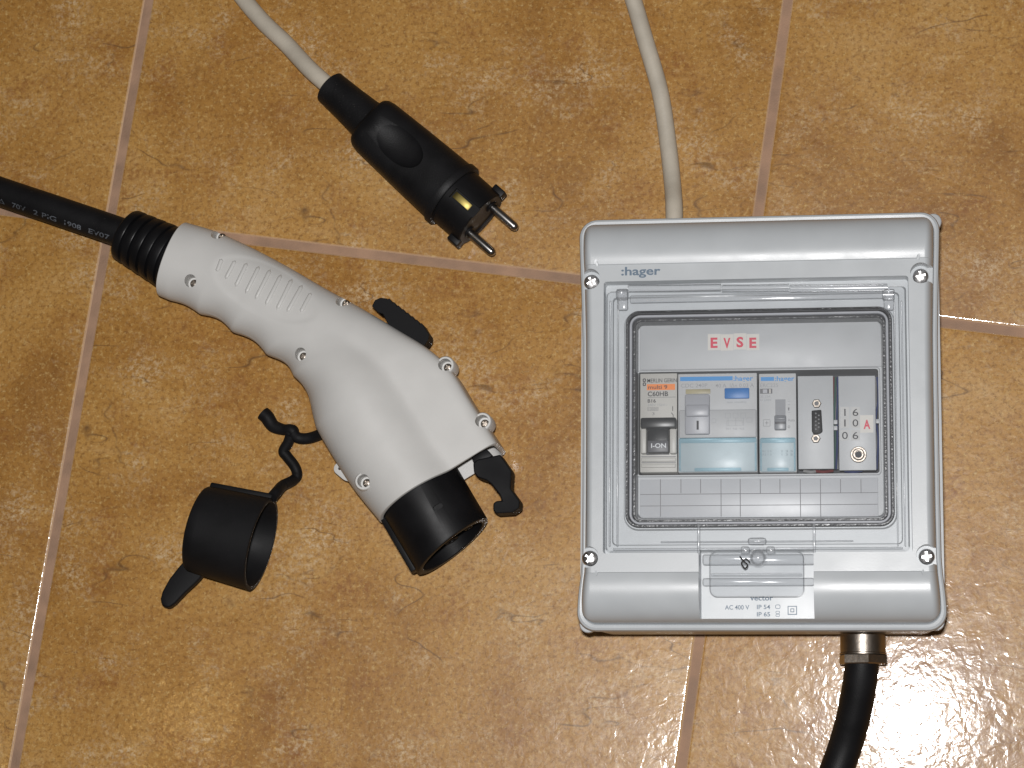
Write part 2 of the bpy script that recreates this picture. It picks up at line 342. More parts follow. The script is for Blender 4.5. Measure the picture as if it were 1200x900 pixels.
# base shell under the cover
br = []
for ins, z, r in ((5, 0.2, 7), (3.4, 2, 8), (1.0, 69.8, 9), (4, 69.8, 8), (4.5, 46, 7)):
    br.append([(p[0], p[1], z) for p in rrect(CX0+ins, CX1-ins, CY0-.3+ins, CY1+0.5-ins, r, 8)])
link('base_shell', loft(br), 'base', bx, label='drafted grey back shell below the cover rim')
for (px, py, dx) in ((1096, 284, 0),):
    c = P(px, py, 66); link('side_clip', boxm(c[0]-2, c[0]+2, c[1]-6, c[1]+6, 60, 67, .5), 'rubber', bx)
for sx_, sy_ in ((CX0+4.6, CY0+4), (CX1-5.4, CY0+5), (CX0+5, CY1-4.6), (CX1-3.3, CY1-3.1)):
  if True:
    link('mounting_lug', lathe((sx_, sy_, 62), (0, 0, 1), [(0, 4.2), (5, 4.2), (5.4, 3.8)], 20), 'base', bx)
# screws
SCREW = lathe((0, 0, 0), (0, 0, 1), [(0, .96), (.16, 1), (.34, .93), (.52, .62), (.58, .2)], 28)
SCREW = boolean(SCREW, join(prism([(-.62, -.14), (.62, -.14), (.62, .14), (-.62, .14)], .22, 3)))
SCREW = boolean(SCREW, prism([(-.14, -.62), (.14, -.62), (.14, .62), (-.14, .62)], .221, 3))
def screw(c, r, parent, zt, mat='chrome'):
    me = SCREW.copy(); me.transform(Matrix.Translation((c[0], c[1], zt)) @ Matrix.Rotation(random.uniform(0, 1.5), 4, 'Z') @ Matrix.Scale(r, 4))
    return link('screw', me, mat, parent, smooth=35)
for s in SCR:
    c = P(*s, 87); screw(c, 4.0, bx, 84.6)
# brand print on the top strip and the lower label
text(':hager', 728, 774, 322.6, 93.12, 9.8, 'inkblue', bx, 0.024)
text('vector', 879, 906, 703.6, 74.15, 6.2, 'inkblue', bx, 0.02)
text('AC 400 V', 849.5, 878, 714.3, 74.15, 5.2, 'inkblue', bx, 0.014)
text('IP 54', 887, 902.5, 713.7, 74.15, 5.0, 'inkblue', bx, 0.014); text('IP 65', 887, 902.5, 722.3, 74.15, 5.0, 'inkblue', bx, 0.014)
def outline(px0, py0, px1, py1, z, wd, mat, parent, name='printed_symbol', r=0.1):
    x0_, x1_, y0_, y1_ = R(px0, py0, px1, py1, z); a = pr(x0_, x1_, y0_, y1_, z, max(r, .05)); b = pr(x0_+wd, x1_-wd, y0_+wd, y1_-wd, z, max(r-wd, .03))
    n = len(a); return link(name, pydata(a+b, [(i, (i+1) % n, n+(i+1) % n, n+i) for i in range(n)]), mat, parent, smooth=0)
outline(923, 710, 934, 720.5, 74.15, .45, 'inkblue', bx); outline(926.2, 713, 930.8, 717.5, 74.15, .4, 'inkblue', bx)
outline(908.5, 708.5, 914.5, 713.5, 74.15, .3, 'inkblue', bx, r=.8); outline(909, 716, 913.8, 719.2, 74.15, .25, 'inkblue', bx, r=.4); outline(909, 719.6, 913.8, 722.6, 74.15, .25, 'inkblue', bx, r=.4)

# gasket rings seen through the door
def ringsolid(x0, x1, y0, y1, r, wd, z0, z1):
    a = [pr(x0, x1, y0, y1, z0, r), pr(x0+.1, x1-.1, y0+.1, y1-.1, z1-.3, r), pr(x0+.4, x1-.4, y0+.4, y1-.4, z1, r-.3), pr(x0+wd-.4, x1-wd+.4, y0+wd-.4, y1-wd+.4, z1, max(.4, r-wd+.3)), pr(x0+wd-.1, x1-wd+.1, y0+wd-.1, y1-wd+.1, z1-.3, max(.3, r-wd)), pr(x0+wd, x1-wd, y0+wd, y1-wd, z0, max(.3, r-wd))]
    return loft(a, wrap=True)
link('gasket', ringsolid(WX0+.15, WX1-.15, WY0+.15, WY1-.15, 6.8, 1.5, 78, 86.2), 'gasket', bx, label='outer black rubber door gasket')
link('gasket', ringsolid(WX0+3.3, WX1-3.3, WY0+3.3, WY1-3.3, 4.6, 1.6, 66, 80), 'gasket', bx, label='inner black rubber gasket ring')
link('gasket_channel', ringsolid(WX0+1.75, WX1-1.75, WY0+1.75, WY1-1.75, 5.6, 1.5, 66, 83), 'lever', bx)

# inner front plate with the module slot
ZP = 68.0
IX0, IX1, IY0, IY1 = R(741.5, 371, 1042, 612, ZP)
SX0, SX1, SY0, SY1 = R(747.5, 434.5, 1030, 556, ZP)
pl = [pr(IX0, IX1, IY0, IY1, 50, 4), pr(IX0, IX1, IY0, IY1, ZP+2.2, 4), pr(IX0+.6, IX1-.6, IY0+.6, IY1-.6, ZP+2.8, 3.6), pr(IX0+1.8, IX1-1.8, IY0+1.8, IY1-1.8, ZP+2.8, 3), pr(IX0+3, IX1-3, IY0+3, IY1-3, ZP, 2.4),
      pr(SX0-1, SX1+1, SY0-1, SY1+1, ZP, 2), pr(SX0-.6, SX1+.6, SY0-.6, SY1+.6, ZP+.8, 1.8), pr(SX0, SX1, SY0, SY1, ZP+.8, 1.5), pr(SX0, SX1, SY0, SY1, 50, 1.5)]
link('inner_front_plate', loft(pl, wrap=True), 'panel', bx, smooth=35)
link('module_cavity', boxm(SX0-1, SX1+1, SY0-1, SY1+1, 47, 49.6), 'cavity', bx)
slab('blank_strip', 750, 377, 1035.5, 431.5, ZP+.1, ZP+1.0, 'panel', bx, b=.35)
ms = slab('marking_strip', 750, 561, 1029, 606.5, ZP+.1, ZP+1.0, 'labelplate', bx, b=.3)
zl = ZP+1.0
for x in (774, 798, 821, 845, 867.5, 891, 914, 938, 961.6, 985, 1009):
    deep = x in (774, 845, 867.5, 938, 961.6)
    me = boxm(*R(x-.45, 561.6, x+.45, 605.5 if deep else 578, zl), zl-.05, zl+.12); link('grid_line', me, 'line', ms, smooth=0)
for y in (578.4, 592):
    link('grid_line', boxm(*R(750.5, y-.4, 1028.5, y+.4, zl), zl-.05, zl+.1), 'line', ms, smooth=0)
for k, (ch, x) in enumerate(zip('EVSE', (829.5, 844.6, 859.8, 875))):
    dy = (-.2, .2, -.4, .3)[k]*1.5 + (1.5-k)*0.25
    st = slab('letter_sticker', x, 391.3+dy, x+14.8, 410.3+dy, ZP+1.0, ZP+1.12, 'sticker', bx, b=0)
    text(ch, x+3.2, x+11.4, 407.2+dy, ZP+1.2, 11.5, 'red', st, 0.035, name='letter')

# ---- modules
ZD = 71.0
def module(name, px0, px1, mat, label, ztop=ZD, py0=437.5, py1=553.5, z0=50):
    return slab(name, px0, py0, px1, py1, z0, ztop, mat, bx, b=.5, label=label)
# miniature circuit breaker
m1 = module('circuit_breaker', 750, 793.6, 'mcb', 'warm grey breaker with black toggle and orange print')
z = ZD+.12
for yy in (443.5, 448.2): outline(753.2, yy, 757, yy+4.2, z, .5, 'ink', m1, r=.6)
text('MERLIN GERIN', 758.6, 793, 448.3, z, 4.6, 'ink', m1, .006)
slab('orange_label', 758, 450, 791, 457, ZD-.1, ZD+.1, 'orange', m1, b=0); text('multi 9', 759.5, 782, 456, ZD+.22, 4.6, 'ink', m1, .008)
text('C60HB', 759, 783, 464.3, z, 5.4, 'ink', m1, .018); link('printed_line', boxm(*R(759, 465.2, 792, 465.7, z), ZD, z), 'line', m1, smooth=0)
text('B16', 759, 768.5, 471.8, z, 4.0, 'ink', m1, .016); text('240V 15kV~', 759, 782, 476, z, 2.8, 'faint', m1)
outline(758.6, 477.3, 771.5, 481.3, z, .15, 'line', m1); text('10000', 760, 770.5, 480.8, z, 2.8, 'line', m1); text('3', 764, 767, 486.5, z, 3.4, 'line', m1)
sy1 = boxm(*R(788, 476, 788.7, 481.5, z), ZD, z); link('printed_symbol', sy1, 'ink', m1, smooth=0)
p3 = [P(786.5, 484, z), P(788.5, 486.2, z), P(788.5, 488.8, z)]
link('printed_symbol', prism([p[:2] for p in p3]+[(p3[2][0]+.3, p3[2][1]), (p3[1][0]+.3, p3[1][1]+.1), (p3[0][0]+.2, p3[0][1]+.3)], ZD, z), 'ink', m1, smooth=0)
slab('toggle_well', 757.5, 500, 784.5, 533, ZD-.05, ZD+.3, 'dark', m1, b=.1)
for (a_, b_) in ((750.6, 757.6), (784.4, 792.8)): slab('shoulder', a_, 502, b_, 531.5, ZD-.2, ZD+4.5, 'mcb', m1, b=.9)
tg = slab('toggle', 750.5, 489, 792.2, 501.5, ZD-.1, ZD+7.0, 'toggle', m1, b=.9)
slab('toggle_stem', 758.4, 500, 783.6, 530.5, ZD+.2, ZD+6.2, 'toggle', tg, b=.8)
slab('toggle_face', 758.8, 516, 783.2, 530, ZD+.5, ZD+6.6, 'dark', tg, b=.5)
text('I-ON', 763, 780.5, 524.8, ZD+6.75, 5.2, 'whiteink', tg, .02)
for yy in (534.5, 541.5): slab('vent_groove', 751.5, yy, 792, yy+.9, ZD-.2, ZD+.12, 'line', m1, b=0)
for yy in (536, 543.2): slab('terminal_rib', 751.5, yy, 792, yy+4.6, ZD-.2, ZD+1.1, 'mcb', m1, b=.4)
# residual current device
m2 = module('residual_current_device', 794.6, 887.4, 'dev', 'wide grey residual current device with blue test button')
slab('blue_bar', 797, 441.3, 858.5, 446.2, ZD-.1, ZD+.1, 'blue', m2, b=0); text(':hager', 859.5, 882.5, 446.2, z, 5.6, 'blue', m2, .02)
text('CDC 240P', 798, 829, 454.2, z, 4.6, 'faint', m2, .004); text('40 A  I\u0394n 0.03 A', 838.5, 883.5, 454.2, z, 4.6, 'faint', m2, .004)
slab('device_step', 795.6, 480, 886.4, 513, ZD-.3, ZD+1.4, 'devlow', m2, b=.7)
slab('window_strip', 803.5, 456, 832.5, 461.4, ZD-.1, ZD+.25, 'beige', m2, b=.1)
lv = slab('lever', 802.5, 461.6, 831.5, 509, ZD+.1, ZD+3.6, 'lever', m2, b=.8); slab('lever_ridge', 803.2, 474, 831, 488, ZD+3.2, ZD+5.2, 'lever', lv, b=1.2)
slab('lever_mark', 816.3, 493, 818.8, 503.5, ZD+3.5, ZD+3.75, 'ink', lv, b=0)
slab('test_button', 849, 454.5, 878, 467, ZD-.1, ZD+1.4, 'button', m2, b=.5); text('test monthly', 852, 875, 472.4, z, 2.4, 'faint', m2)
z2 = ZD+1.55
for xx in (850, 859, 868): outline(xx, 484, xx+6, 490, z2, .12, 'faint', m2); link('printed_line', boxm(*R(xx+3, 490, xx+3.4, 499, z2), z2-.1, z2), 'faint', m2, smooth=0)
outline(851, 493, 870, 499, z2, .12, 'faint', m2); outline(875, 489.5, 881.5, 495, z2, .14, 'faint', m2, r=.3); outline(834, 490.5, 839, 495.5, z2, .14, 'faint', m2, r=.5)
for xx in (852, 860, 868): text('N'+str((xx-844)//8), xx-1, xx+4, 503.6, z2, 2.4, 'faint', m2)
def tinted(px0, px1, parent):
    t_ = slab('terminal_cover', px0, 513, px1, 552.2, ZD-.2, ZD+2.8, 'bluecl', parent, b=.7, label='pale blue clear terminal cover')
    slab('cover_rib', px0+.7, 512.6, px1-.7, 518.6, ZD+2.7, ZD+3.8, 'bluecl', t_, b=.4)
    slab('cover_lip', px0+(px1-px0)*.2, 548, px0+(px1-px0)*.8, 551.6, ZD+2.7, ZD+3.9, 'bluecl', t_, b=.4)
    for xx in (px0+.5, px1-2.3): slab('cover_side', xx, 518.8, xx+1.8, 551.4, ZD+2.7, ZD+3.6, 'bluecl', t_, b=.2)
tinted(795.4, 886.8, m2)
# contactor
m3 = module('contactor', 889.6, 933.4, 'dev', 'narrow grey contactor with a grey slide switch')
slab('blue_bar', 891.5, 441.8, 907, 446.4, ZD-.1, ZD+.1, 'blue', m3, b=0); text(':hager', 908, 931, 446.4, z, 5.6, 'blue', m3, .02)
text('ERC225', 890.8, 912, 453.8, z, 4.4, 'faint', m3)
slab('indicator_window', 890.6, 455.5, 905, 461.3, ZD-.1, ZD+.15, 'dark', m3, b=0); slab('indicator_flag', 894, 456.3, 899, 460.6, ZD+.1, ZD+.2, 'lever', m3, b=0); slab('indicator_flag', 901.6, 456.1, 903, 460.8, ZD+.1, ZD+.22, 'sticker', m3, b=0)
text('2S 25A', 891, 903, 466, z, 2.6, 'faint', m3); text('U 230V', 891, 904, 470, z, 2.6, 'faint', m3)
slab('switch_slot', 908.6, 468, 920.6, 504, ZD-.1, ZD+.2, 'slot', m3, b=0)
sl = slab('slider', 907.4, 486.5, 921.2, 503.6, ZD+.1, ZD+3.2, 'slot', m3, b=.6); slab('slider_ridge', 908, 494.2, 920.6, 496.6, ZD+3.1, ZD+4, 'dark', sl, b=.2); slab('slider_ridge', 908, 489.2, 920.6, 491, ZD+3.1, ZD+3.8, 'slot', sl, b=.2)
text('Auto', 923.3, 931.3, 493.8, z, 3.2, 'line', m3); text('0', 923.3, 926, 501.8, z, 3.4, 'line', m3); text('I', 923.5, 925, 481, z, 3.6, 'line', m3)
for yy in (470, 474, 478, 483): link('printed_line', boxm(*R(923, yy, 926, yy+.4, z), ZD, z), 'faint', m3, smooth=0)
outline(894.3, 491.6, 902.6, 499.6, z, .18, 'line', m3, r=.3); link('printed_line', boxm(*R(896.4, 495.3, 900.6, 495.8, z), ZD, z), 'line', m3, smooth=0); link('printed_line', boxm(*R(898.3, 493.3, 898.8, 497.8, z), ZD, z), 'line', m3, smooth=0)
tinted(890.4, 932.6, m3)
for r_, s_ in ((530, 'A1 2 4'), (534, 'A2 1 3')):
    text(s_, 893, 904, r_, ZD+.02+.1, 2.6, 'faint', m3); text('1 3 5'[::1], 916, 929, r_, ZD+.12, 2.6, 'faint', m3)
# serial connector plate
m4 = slab('connector_plate', 935.3, 440.5, 976.8, 549.5, ZD-1, ZD+.6, 'panel', bx, b=.25, label='plain grey plate with a nine-pin serial connector')
zc = ZD+.6
poly = [(951, 481), (962.5, 480), (964, 505.5), (961, 508), (953, 508.5), (951.3, 505)]
pp = [P(a, b, zc+2)[:2] for a, b in poly[::-1]]
sc_ = link('serial_connector', prism(pp, zc-.5, zc+2.2, .5), 'rubber', m4)
pin = None
for k in range(9):
    cx = 956 if k < 5 else 959.5; cy = 484.5+(k if k < 5 else k-5+.5)*4.6
    c = P(cx, cy, zc+2.3)
    link('contact_hole', lathe((c[0], c[1], zc+2.0), (0, 0, 1), [(0, .45), (.35, .45)], 8), 'dark', sc_, smooth=30)
for q in ((957, 473), (956, 514)):
    c = P(*q, zc+1); hx = lathe((c[0], c[1], zc-.1), (0, 0, 1), [(0, 2.4), (1.6, 2.4), (1.9, 2.0), (1.9, 1.25), (.8, 1.2)], 6); st = link('hex_standoff', hx, 'nickel', m4, smooth=20)
    link('standoff_bore', lathe((c[0], c[1], zc+.9), (0, 0, 1), [(0, 1.1), (.5, 1.0)], 12), 'dark', st)
# current selector plate
m5 = slab('selector_plate', 983, 440.5, 1026.2, 551, ZD-1, ZD+.6, 'panel', bx, b=.25, label='grey plate with number stickers and a round metal jack')
for (txt, y) in (('1 6', 487.4), ('1 0', 499.8), ('0 6', 514.5)):
    for ch, x in zip(txt.split(), (986.4, 998.7)):
        st = slab('number_sticker', x-1.6, y-10.6, x+9, y+1.6, zc-.05, zc+.1, 'sticker2', m5, b=0)
        text(ch, x+(3.0 if ch == '1' else .4), x+(4.6 if ch == '1' else 7.2), y, zc+.2, 8.6, 'ink', st, .002, name='digit')
st = slab('letter_sticker', 1008, 486.5, 1023.5, 507, zc-.05, zc+.1, 'sticker', m5, b=0); text('A', 1012, 1020, 502.3, zc+.2, 10.2, 'red', st, .035, name='letter')
c = P(1006, 532.5, zc+1.5)
jk = link('jack_socket', lathe((c[0], c[1], zc-.2), (0, 0, 1), [(0, 4.1), (1.4, 4.1), (1.7, 3.8), (1.7, 3.1), (2.6, 2.9), (2.9, 2.5), (2.9, 1.9), (.6, 1.8)], 36), 'nickel', m5, smooth=30)
link('jack_bore', lathe((c[0], c[1], zc), (0, 0, 1), [(0, 1.75), (.9, 1.7)], 20), 'cavity', jk)
# wires seen in the slits beside the plates
for (px, mt_, z_) in ((979, 'wire_green', 63), (980.5, 'wire_white', 60), (978.2, 'wire_red', 58), (1028, 'wire_blue', 62), (1027.2, 'wire_white', 58), (981.2, 'wire_blue', 65)):
    pts = [P(px+random.uniform(-1.6, 1.6), y, z_) for y in (442, 465, 490, 515, 550)]; link('wire', tube(pts, .55, 8, 30), mt_, bx)
for (x0_, x1_, mt_) in ((942, 960, 'wire_white'), (955, 976, 'wire_red'), (990, 1010, 'wire_blue')):
    link('wire', tube([P(x0_, 552, 62), P((x0_+x1_)/2, 553, 63), P(x1_, 551.5, 61)], .8, 8, 20), mt_, bx)
for xx, yy in ((976.9, 494), (1026.3, 493), (976.9, 501)): slab('spacer_tab', xx, yy-2, xx+4.5, yy+3, ZD-4, ZD-1.5, 'panel', bx, b=.2)

# ---- clear door
DX0, DX1, DY0, DY1 = R(709.5, 337, 1064, 646, 90)
QX0, QX1, QY0, QY1 = R(733, 363, 1047, 617, 92)
dr = [pr(DX0, DX1, DY0, DY1, 85.2, 2.5), pr(DX0, DX1, DY0, DY1, 88.4, 2.5), pr(DX0+.8, DX1-.8, DY0+.8, DY1-.8, 89.2, 2.2), pr(DX0+3.4, DX1-3.4, DY0+3.4, DY1-3.4, 89.2, 2.2), pr(DX0+3.9, DX1-3.9, DY0+3.9, DY1-3.9, 87.6, 2.2),
      pr(QX0-1.2, QX1+1.2, QY0-1.2, QY1+1.2, 87.6, 7.5), pr(QX0-.6, QX1+.6, QY0-.6, QY1+.6, 90.4, 7.2), pr(QX0+.3, QX1-.3, QY0+.3, QY1-.3, 91, 6.8), pr(QX0+5.0, QX1-5.0, QY0+5.0, QY1-5.0, 91, 4), pr(QX0+5.6, QX1-5.6, QY0+5.6, QY1-5.6, 90.2, 3.6)]
door = link('door', loft(dr, cap0=False), 'clear', bx, smooth=25, label='clear polycarbonate inspection door')
for (a_, b_) in ((736, 845), (846, 925), (926, 1040)):
    me = tube([P(a_, 338, 89), P((a_+b_)/2, 338-.6*(b_-a_)/300, 89), P(b_, 337.5-.6, 89)], 2.0, 16, 6); link('hinge_bar', me, 'clear2', door)
slab('hinge_web', 738, 343, 1038, 352, 88, 90.6, 'clear2', door, b=.8)
for x in (729.5, 1041.5):
    c = P(x, 345, 90); link('hinge_pin', lathe((c[0]-3.2, c[1], 89.3), (1, 0, 0), [(0, 2.2), (.4, 2.9), (5.6, 2.9), (6, 2.4)], 24), 'clear2', door)
    slab('hinge_knuckle', x-6, 338, x+6, 363, 88.0, 91.5, 'clear2', door, b=1)
for x in (714.5, 723.5, 1050, 1058.5): slab('edge_rib', x-.9, 352, x+.9, 640, 88.6, 91.2, 'clear2', door, b=.3)
for x in (818.5, 954): slab('edge_rib', x-1.6, 613, x+1.6, 648, 88.6, 91.6, 'clear2', door, b=.4)
slab('edge_rib', 718, 641.5, 1058, 643.8, 88.8, 91.2, 'clear2', door, b=.4)
slab('edge_rib', 774, 633.5, 1000, 635, 88.0, 90.8, 'clear2', door, b=.4)
tx0, tx1, ty0, ty1 = R(831, 644, 942, 698.5, 93)
lt = link('latch_tab', loft([pr(tx0, tx1, ty0, ty1, 90.6, 4), pr(tx0, tx1, ty0, ty1, 92.4, 4), pr(tx0+.5, tx1-.5, ty0+.5, ty1-.5, 92.9, 3.6)]), 'clear', door, smooth=25, label='clear rounded latch tab')
slab('latch_bar', 823, 649, 954, 661, 83, 88, 'clear2', lt, b=1.0); slab('latch_bar', 823, 677, 954, 686, 80, 84, 'clear2', lt, b=1.0)
slab('latch_bar', 833, 671.5, 940, 674, 92.8, 94.2, 'clear2', lt, b=.5)
c = P(888, 653, 95); link('latch_knob', lathe((c[0], c[1], 92.7), (0, 0, 1), [(0, 4.4), (1.2, 4.4), (1.6, 3.6), (2.6, 3.3), (3.6, 2.4), (4.1, 1.0)], 28), 'clear2', lt, smooth=50)
for xx in (868, 898): slab('latch_lug', xx, 640, xx+10, 648.5, 91, 95, 'clear2', lt, b=.8)
slab('latch_lug', 876, 629.5, 898, 638, 88.5, 92.6, 'clear2', lt, b=1.5)
sp = [P(867, 652, 94), P(872, 658, 95), P(876, 662, 94.5), P(873, 666, 94), P(869, 660, 94.6), P(874, 655, 95.2), P(879, 659, 94.5)]
link('seal_wire', tube(sp, .35, 8, 60), 'steel', lt)

# ---- cable gland and cables of the box
gy = CY0+.2
g0 = P(1011, 742, 26); g0[1] = gy+1
gl = link('cable_gland', lathe((g0[0], g0[1], 26), (0, -1, 0), [(0, 11.6), (9, 11.6), (9.4, 12.0), (10, 12.0)], 40), 'nickel', bx, smooth=30, label='nickel plated cable gland')
hexm = lathe((g0[0], g0[1]-10, 26), (0, -1, 0), [(0, 12.0), (.5, 12.7), (4.5, 12.7), (5.0, 12.0), (5.0, 8.9)], 6, cap1=True, rot=math.radians(17)); link('gland_nut', hexm, 'nickel', gl, smooth=20)
pth = [(g0[0], g0[1]-8, 26), P(1008, 795, 23), P(1001, 835, 17), P(991, 872, 11), P(979, 906, 8.9), P(962, 950, 8.9), P(935, 1010, 8.9)]
link('cable', tube(pth, 8.7, 28, 120), 'rubber', bx, label='thick black cable leaving through the gland')
pth = [(P(790, 262, 20)[0], CY1-6, 20), P(790, 246, 19), P(788, 215, 10), P(783, 170, 5), P(774, 110, 4.8), P(757, 50, 4.8), P(735, -20, 4.8), P(705, -80, 4.8)]
link('cable', tube(pth, 4.7, 22, 120), 'jacket', bx, label='ivory mains cable entering the top of the box')

# ------------------------------------------------------------------ vehicle connector (white handle)
Lp = [(187, 347), (213, 358), (238, 370), (262, 383), (290, 400), (317, 419), (341, 437), (357, 462), (368, 495), (386, 528), (414, 572), (446, 612)]
Rp = [(221, 262), (254, 272), (294, 290), (336, 312), (379, 337), (426, 363), (472, 391), (506, 413), (533, 438), (554, 471), (572, 499), (588, 524)]
NS = 150
ZCt = np.interp(np.linspace(0, 11, NS), [0, 3, 7, 11], [25, 26, 29, 30.5])
Ls, Rs = spline([(*p, 0) for p in Lp], NS), spline([(*p, 0) for p in Rp], NS)
def smooth01(x): x = np.clip(x, 0, 1); return x*x*(3-2*x)
conn = thing('charging_connector', (*P(420, 470, 0)[:2], 0), 'white vehicle charging connector with black nose, latch and finger grips', 'charging plug')
NT = 112; rings = []; U0 = -0.30; cen = []
lat_s, axi_s = [], []
for i in range(NS):
    t = i/(NS-1)*11; zc_ = ZCt[i]
    l = P(Ls[i][0], Ls[i][1], zc_); r = P(Rs[i][0], Rs[i][1], zc_)
    lat_s.append((r-l)[:2]); cen.append((l+r)/2)
cen = np.array(cen); lat_s = np.array(lat_s)
scal = [234, 273, 313, 345]                                   # px of the finger ridges along the lower edge
for i in range(NS):
    t = i/(NS-1)*11; a = np.linalg.norm(lat_s[i])/2; lat = lat_s[i]/(2*a); ax = np.array([lat[1], -lat[0]])
    wgt = smooth01((t-4.2)/4.0)
    b_h = 18.5+1.5*smooth01((t-3)/3); b_hd = 19+8.5*smooth01((t-3.2)/4.5)
    u0 = U0*a; rb = a+u0; he = 19.0
    tilt = math.tan(math.radians(2.5))*smooth01((t-4)/5)
    ring = []
    # finger scallops: pointed ridges, hollow between
    lx = Ls[i][0]; dep = 0
    for s0, s1 in zip([198]+scal, scal+[372]):
        if s0 <= lx < s1:
            q = (lx-s0)/(s1-s0); dep = 2.0*math.sin(math.pi*q)**1.1*(1 if s0 > 200 else .45)*(1 if s1 < 360 else .8)
    for k in range(NT):
        th = 2*math.pi*k/NT; s = -math.cos(th); sg = 1 if math.sin(th) >= 0 else -1
        h1 = b_h*max(0, 1-abs(s)**2.2)**(1/2.2)
        u = s*a
        hb = b_hd*math.sqrt(max(0, 1-((u-u0)/rb)**2)) if abs(u-u0) < rb else 0
        ue = 0.30*a
        ext = he*(max(0, 1-max(0, (u-ue)/(a-ue))**7))**(1/7) if u > u0 else 0
        sm = 1.6; h2 = hb if u <= u0 else (sm*math.log(math.exp(hb/sm)+math.exp(ext/sm)) if min(hb, ext) > 0.5 else max(hb, ext))
        if abs(s) > .9999: h2 = 0
        h = (1-wgt)*h1+wgt*h2
        z_ = h*sg*(1.0 if sg > 0 else 0.97)
        wl = smooth01((-s-.25)/.75)
        u_ = u+dep*wl*1.15; z_ -= sg*dep*.30*wl*(1 if abs(s) < .97 else 0)
        p = cen[i][:2]+lat*u_-ax*(z_*tilt)
        ring.append((p[0], p[1], ZCt[i]+z_))
    rings.append(ring)
def inset(ring, mm, shift, axv):
    r = np.array(ring); c = r.mean(0); dv = r-c; L_ = np.linalg.norm(dv, axis=1, keepdims=True); r = c+dv*(1-mm/np.maximum(L_, 1e-6)); r[:, :2] += axv*shift; return r.tolist()
ax0 = np.array([lat_s[0][1], -lat_s[0][0]])/np.linalg.norm(lat_s[0]); axE = np.array([lat_s[-1][1], -lat_s[-1][0]])/np.linalg.norm(lat_s[-1])
pre = [inset(rings[0], 4, -.6, ax0), inset(rings[0], 1.0, -.6, ax0), inset(rings[0], .3, -.3, ax0)]
post = [inset(rings[-1], .5, .25, axE), inset(rings[-1], 2.4, .25, axE), inset(rings[-1], 2.8, -9, axE)]
body = loft(pre+rings+post)
# shallow oval grip field
bvh = BVHTree.FromPolygons([v.co for v in body.vertices], [p.vertices for p in body.polygons])
def hit(px, py, tree=None):
    dv = Vector((P(px, py, 0)-CAM).tolist()).normalized(); l, n, i, dd = (tree or bvh).ray_cast(Vector(CAM.tolist()), dv); return np.array(l), np.array(n)
def w2p(p):
    q = RWC@(np.array(p)-CAM); return 600+F*q[0]/-q[2], 450-F*q[1]/-q[2]
for v in body.vertices:
    if v.co.z > 30:
        x_, y_ = w2p(v.co); dx, dy = x_-311, y_-339; ca, sa = math.cos(.46), math.sin(.46)
        e = ((dx*ca+dy*sa)/66)**2+((-dx*sa+dy*ca)/29)**2
        v.co.z -= .45*float(smooth01((1.08-e)/.22))
bvh = BVHTree.FromPolygons([v.co for v in body.vertices], [p.vertices for p in body.polygons])
wells = [(223, 329, 0), (352, 415, 0), (256, 274.5, 0), (402, 353, 0), (522, 428, 1), (565.5, 494, 1), (426.5, 564, 1)]
info = []
for x_, y_, boss in wells:
    p, n_ = hit(x_, y_)
    if boss: body = boolean(body, lathe((p[0], p[1], p[2]-14), (0, 0, 1), [(0, 4.9), (14.0, 4.9), (14.9, 4.4)], 28), 'UNION')
    info.append((p, boss))
body = boolean(body, join(*[lathe((p[0], p[1], p[2]-8.5), (0, 0, 1), [(0, 3.3), (40, 3.9)], 28) for p, boss in info]))
shell = link('shell', body, 'white', conn, smooth=38)
for (p, boss) in info: screw(p, 2.3, conn, p[2]-8.4, 'nickel')
tops = [(375, 312), (435, 318), (487, 328), (540, 342), (590, 356), (638, 378), (685, 398), (730, 425), (768, 460)]
bots = [(353, 370), (390, 403), (433, 438), (478, 468), (520, 495), (565, 520), (615, 540), (660, 550), (720, 550)]
for a_, b_ in zip(tops, bots):
    pa = (160+a_[0]*.26667, 220+a_[1]*.26667); pb = (160+b_[0]*.26667, 220+b_[1]*.26667)
    pts = []
    for q in np.linspace(0, 1, 7):
        p, n_ = hit(pa[0]+(pb[0]-pa[0])*q, pa[1]+(pb[1]-pa[1])*q); pts.append(p-n_*.35)
    link('grip_rib', tube(pts, lambda s: 1.3*max(.25, min(1, math.sin(math.pi*min(max(s, .02), .98))*3.2)), 10, 26), 'white', shell)
# eyelet on the lower edge
e0 = P(398, 549, 22)
e1 = P(409, 552, 22); cp = [(e0[0]+3.3*math.cos(q), e0[1]+3.3*math.sin(q)) for q in np.linspace(0, 6.2, 24)]+[(e1[0]+5.5*math.cos(q), e1[1]+5.5*math.sin(q)) for q in np.linspace(0, 6.2, 24)]
def hull(pts):
    pts = sorted(pts); out = []
    for seq in (pts, pts[::-1]):
        h = []
        for p in seq:
            while len(h) > 1 and (h[-1][0]-h[-2][0])*(p[1]-h[-2][1])-(h[-1][1]-h[-2][1])*(p[0]-h[-2][0]) <= 0: h.pop()
            h.append(p)
        out += h[:-1]
    return out
ey = boolean(prism(hull(cp), 19, 22, .3), lathe((e0[0], e0[1], 10), (0, 0, 1), [(0, .9), (20, .9)], 14))
link('eyelet', ey, 'white', conn)
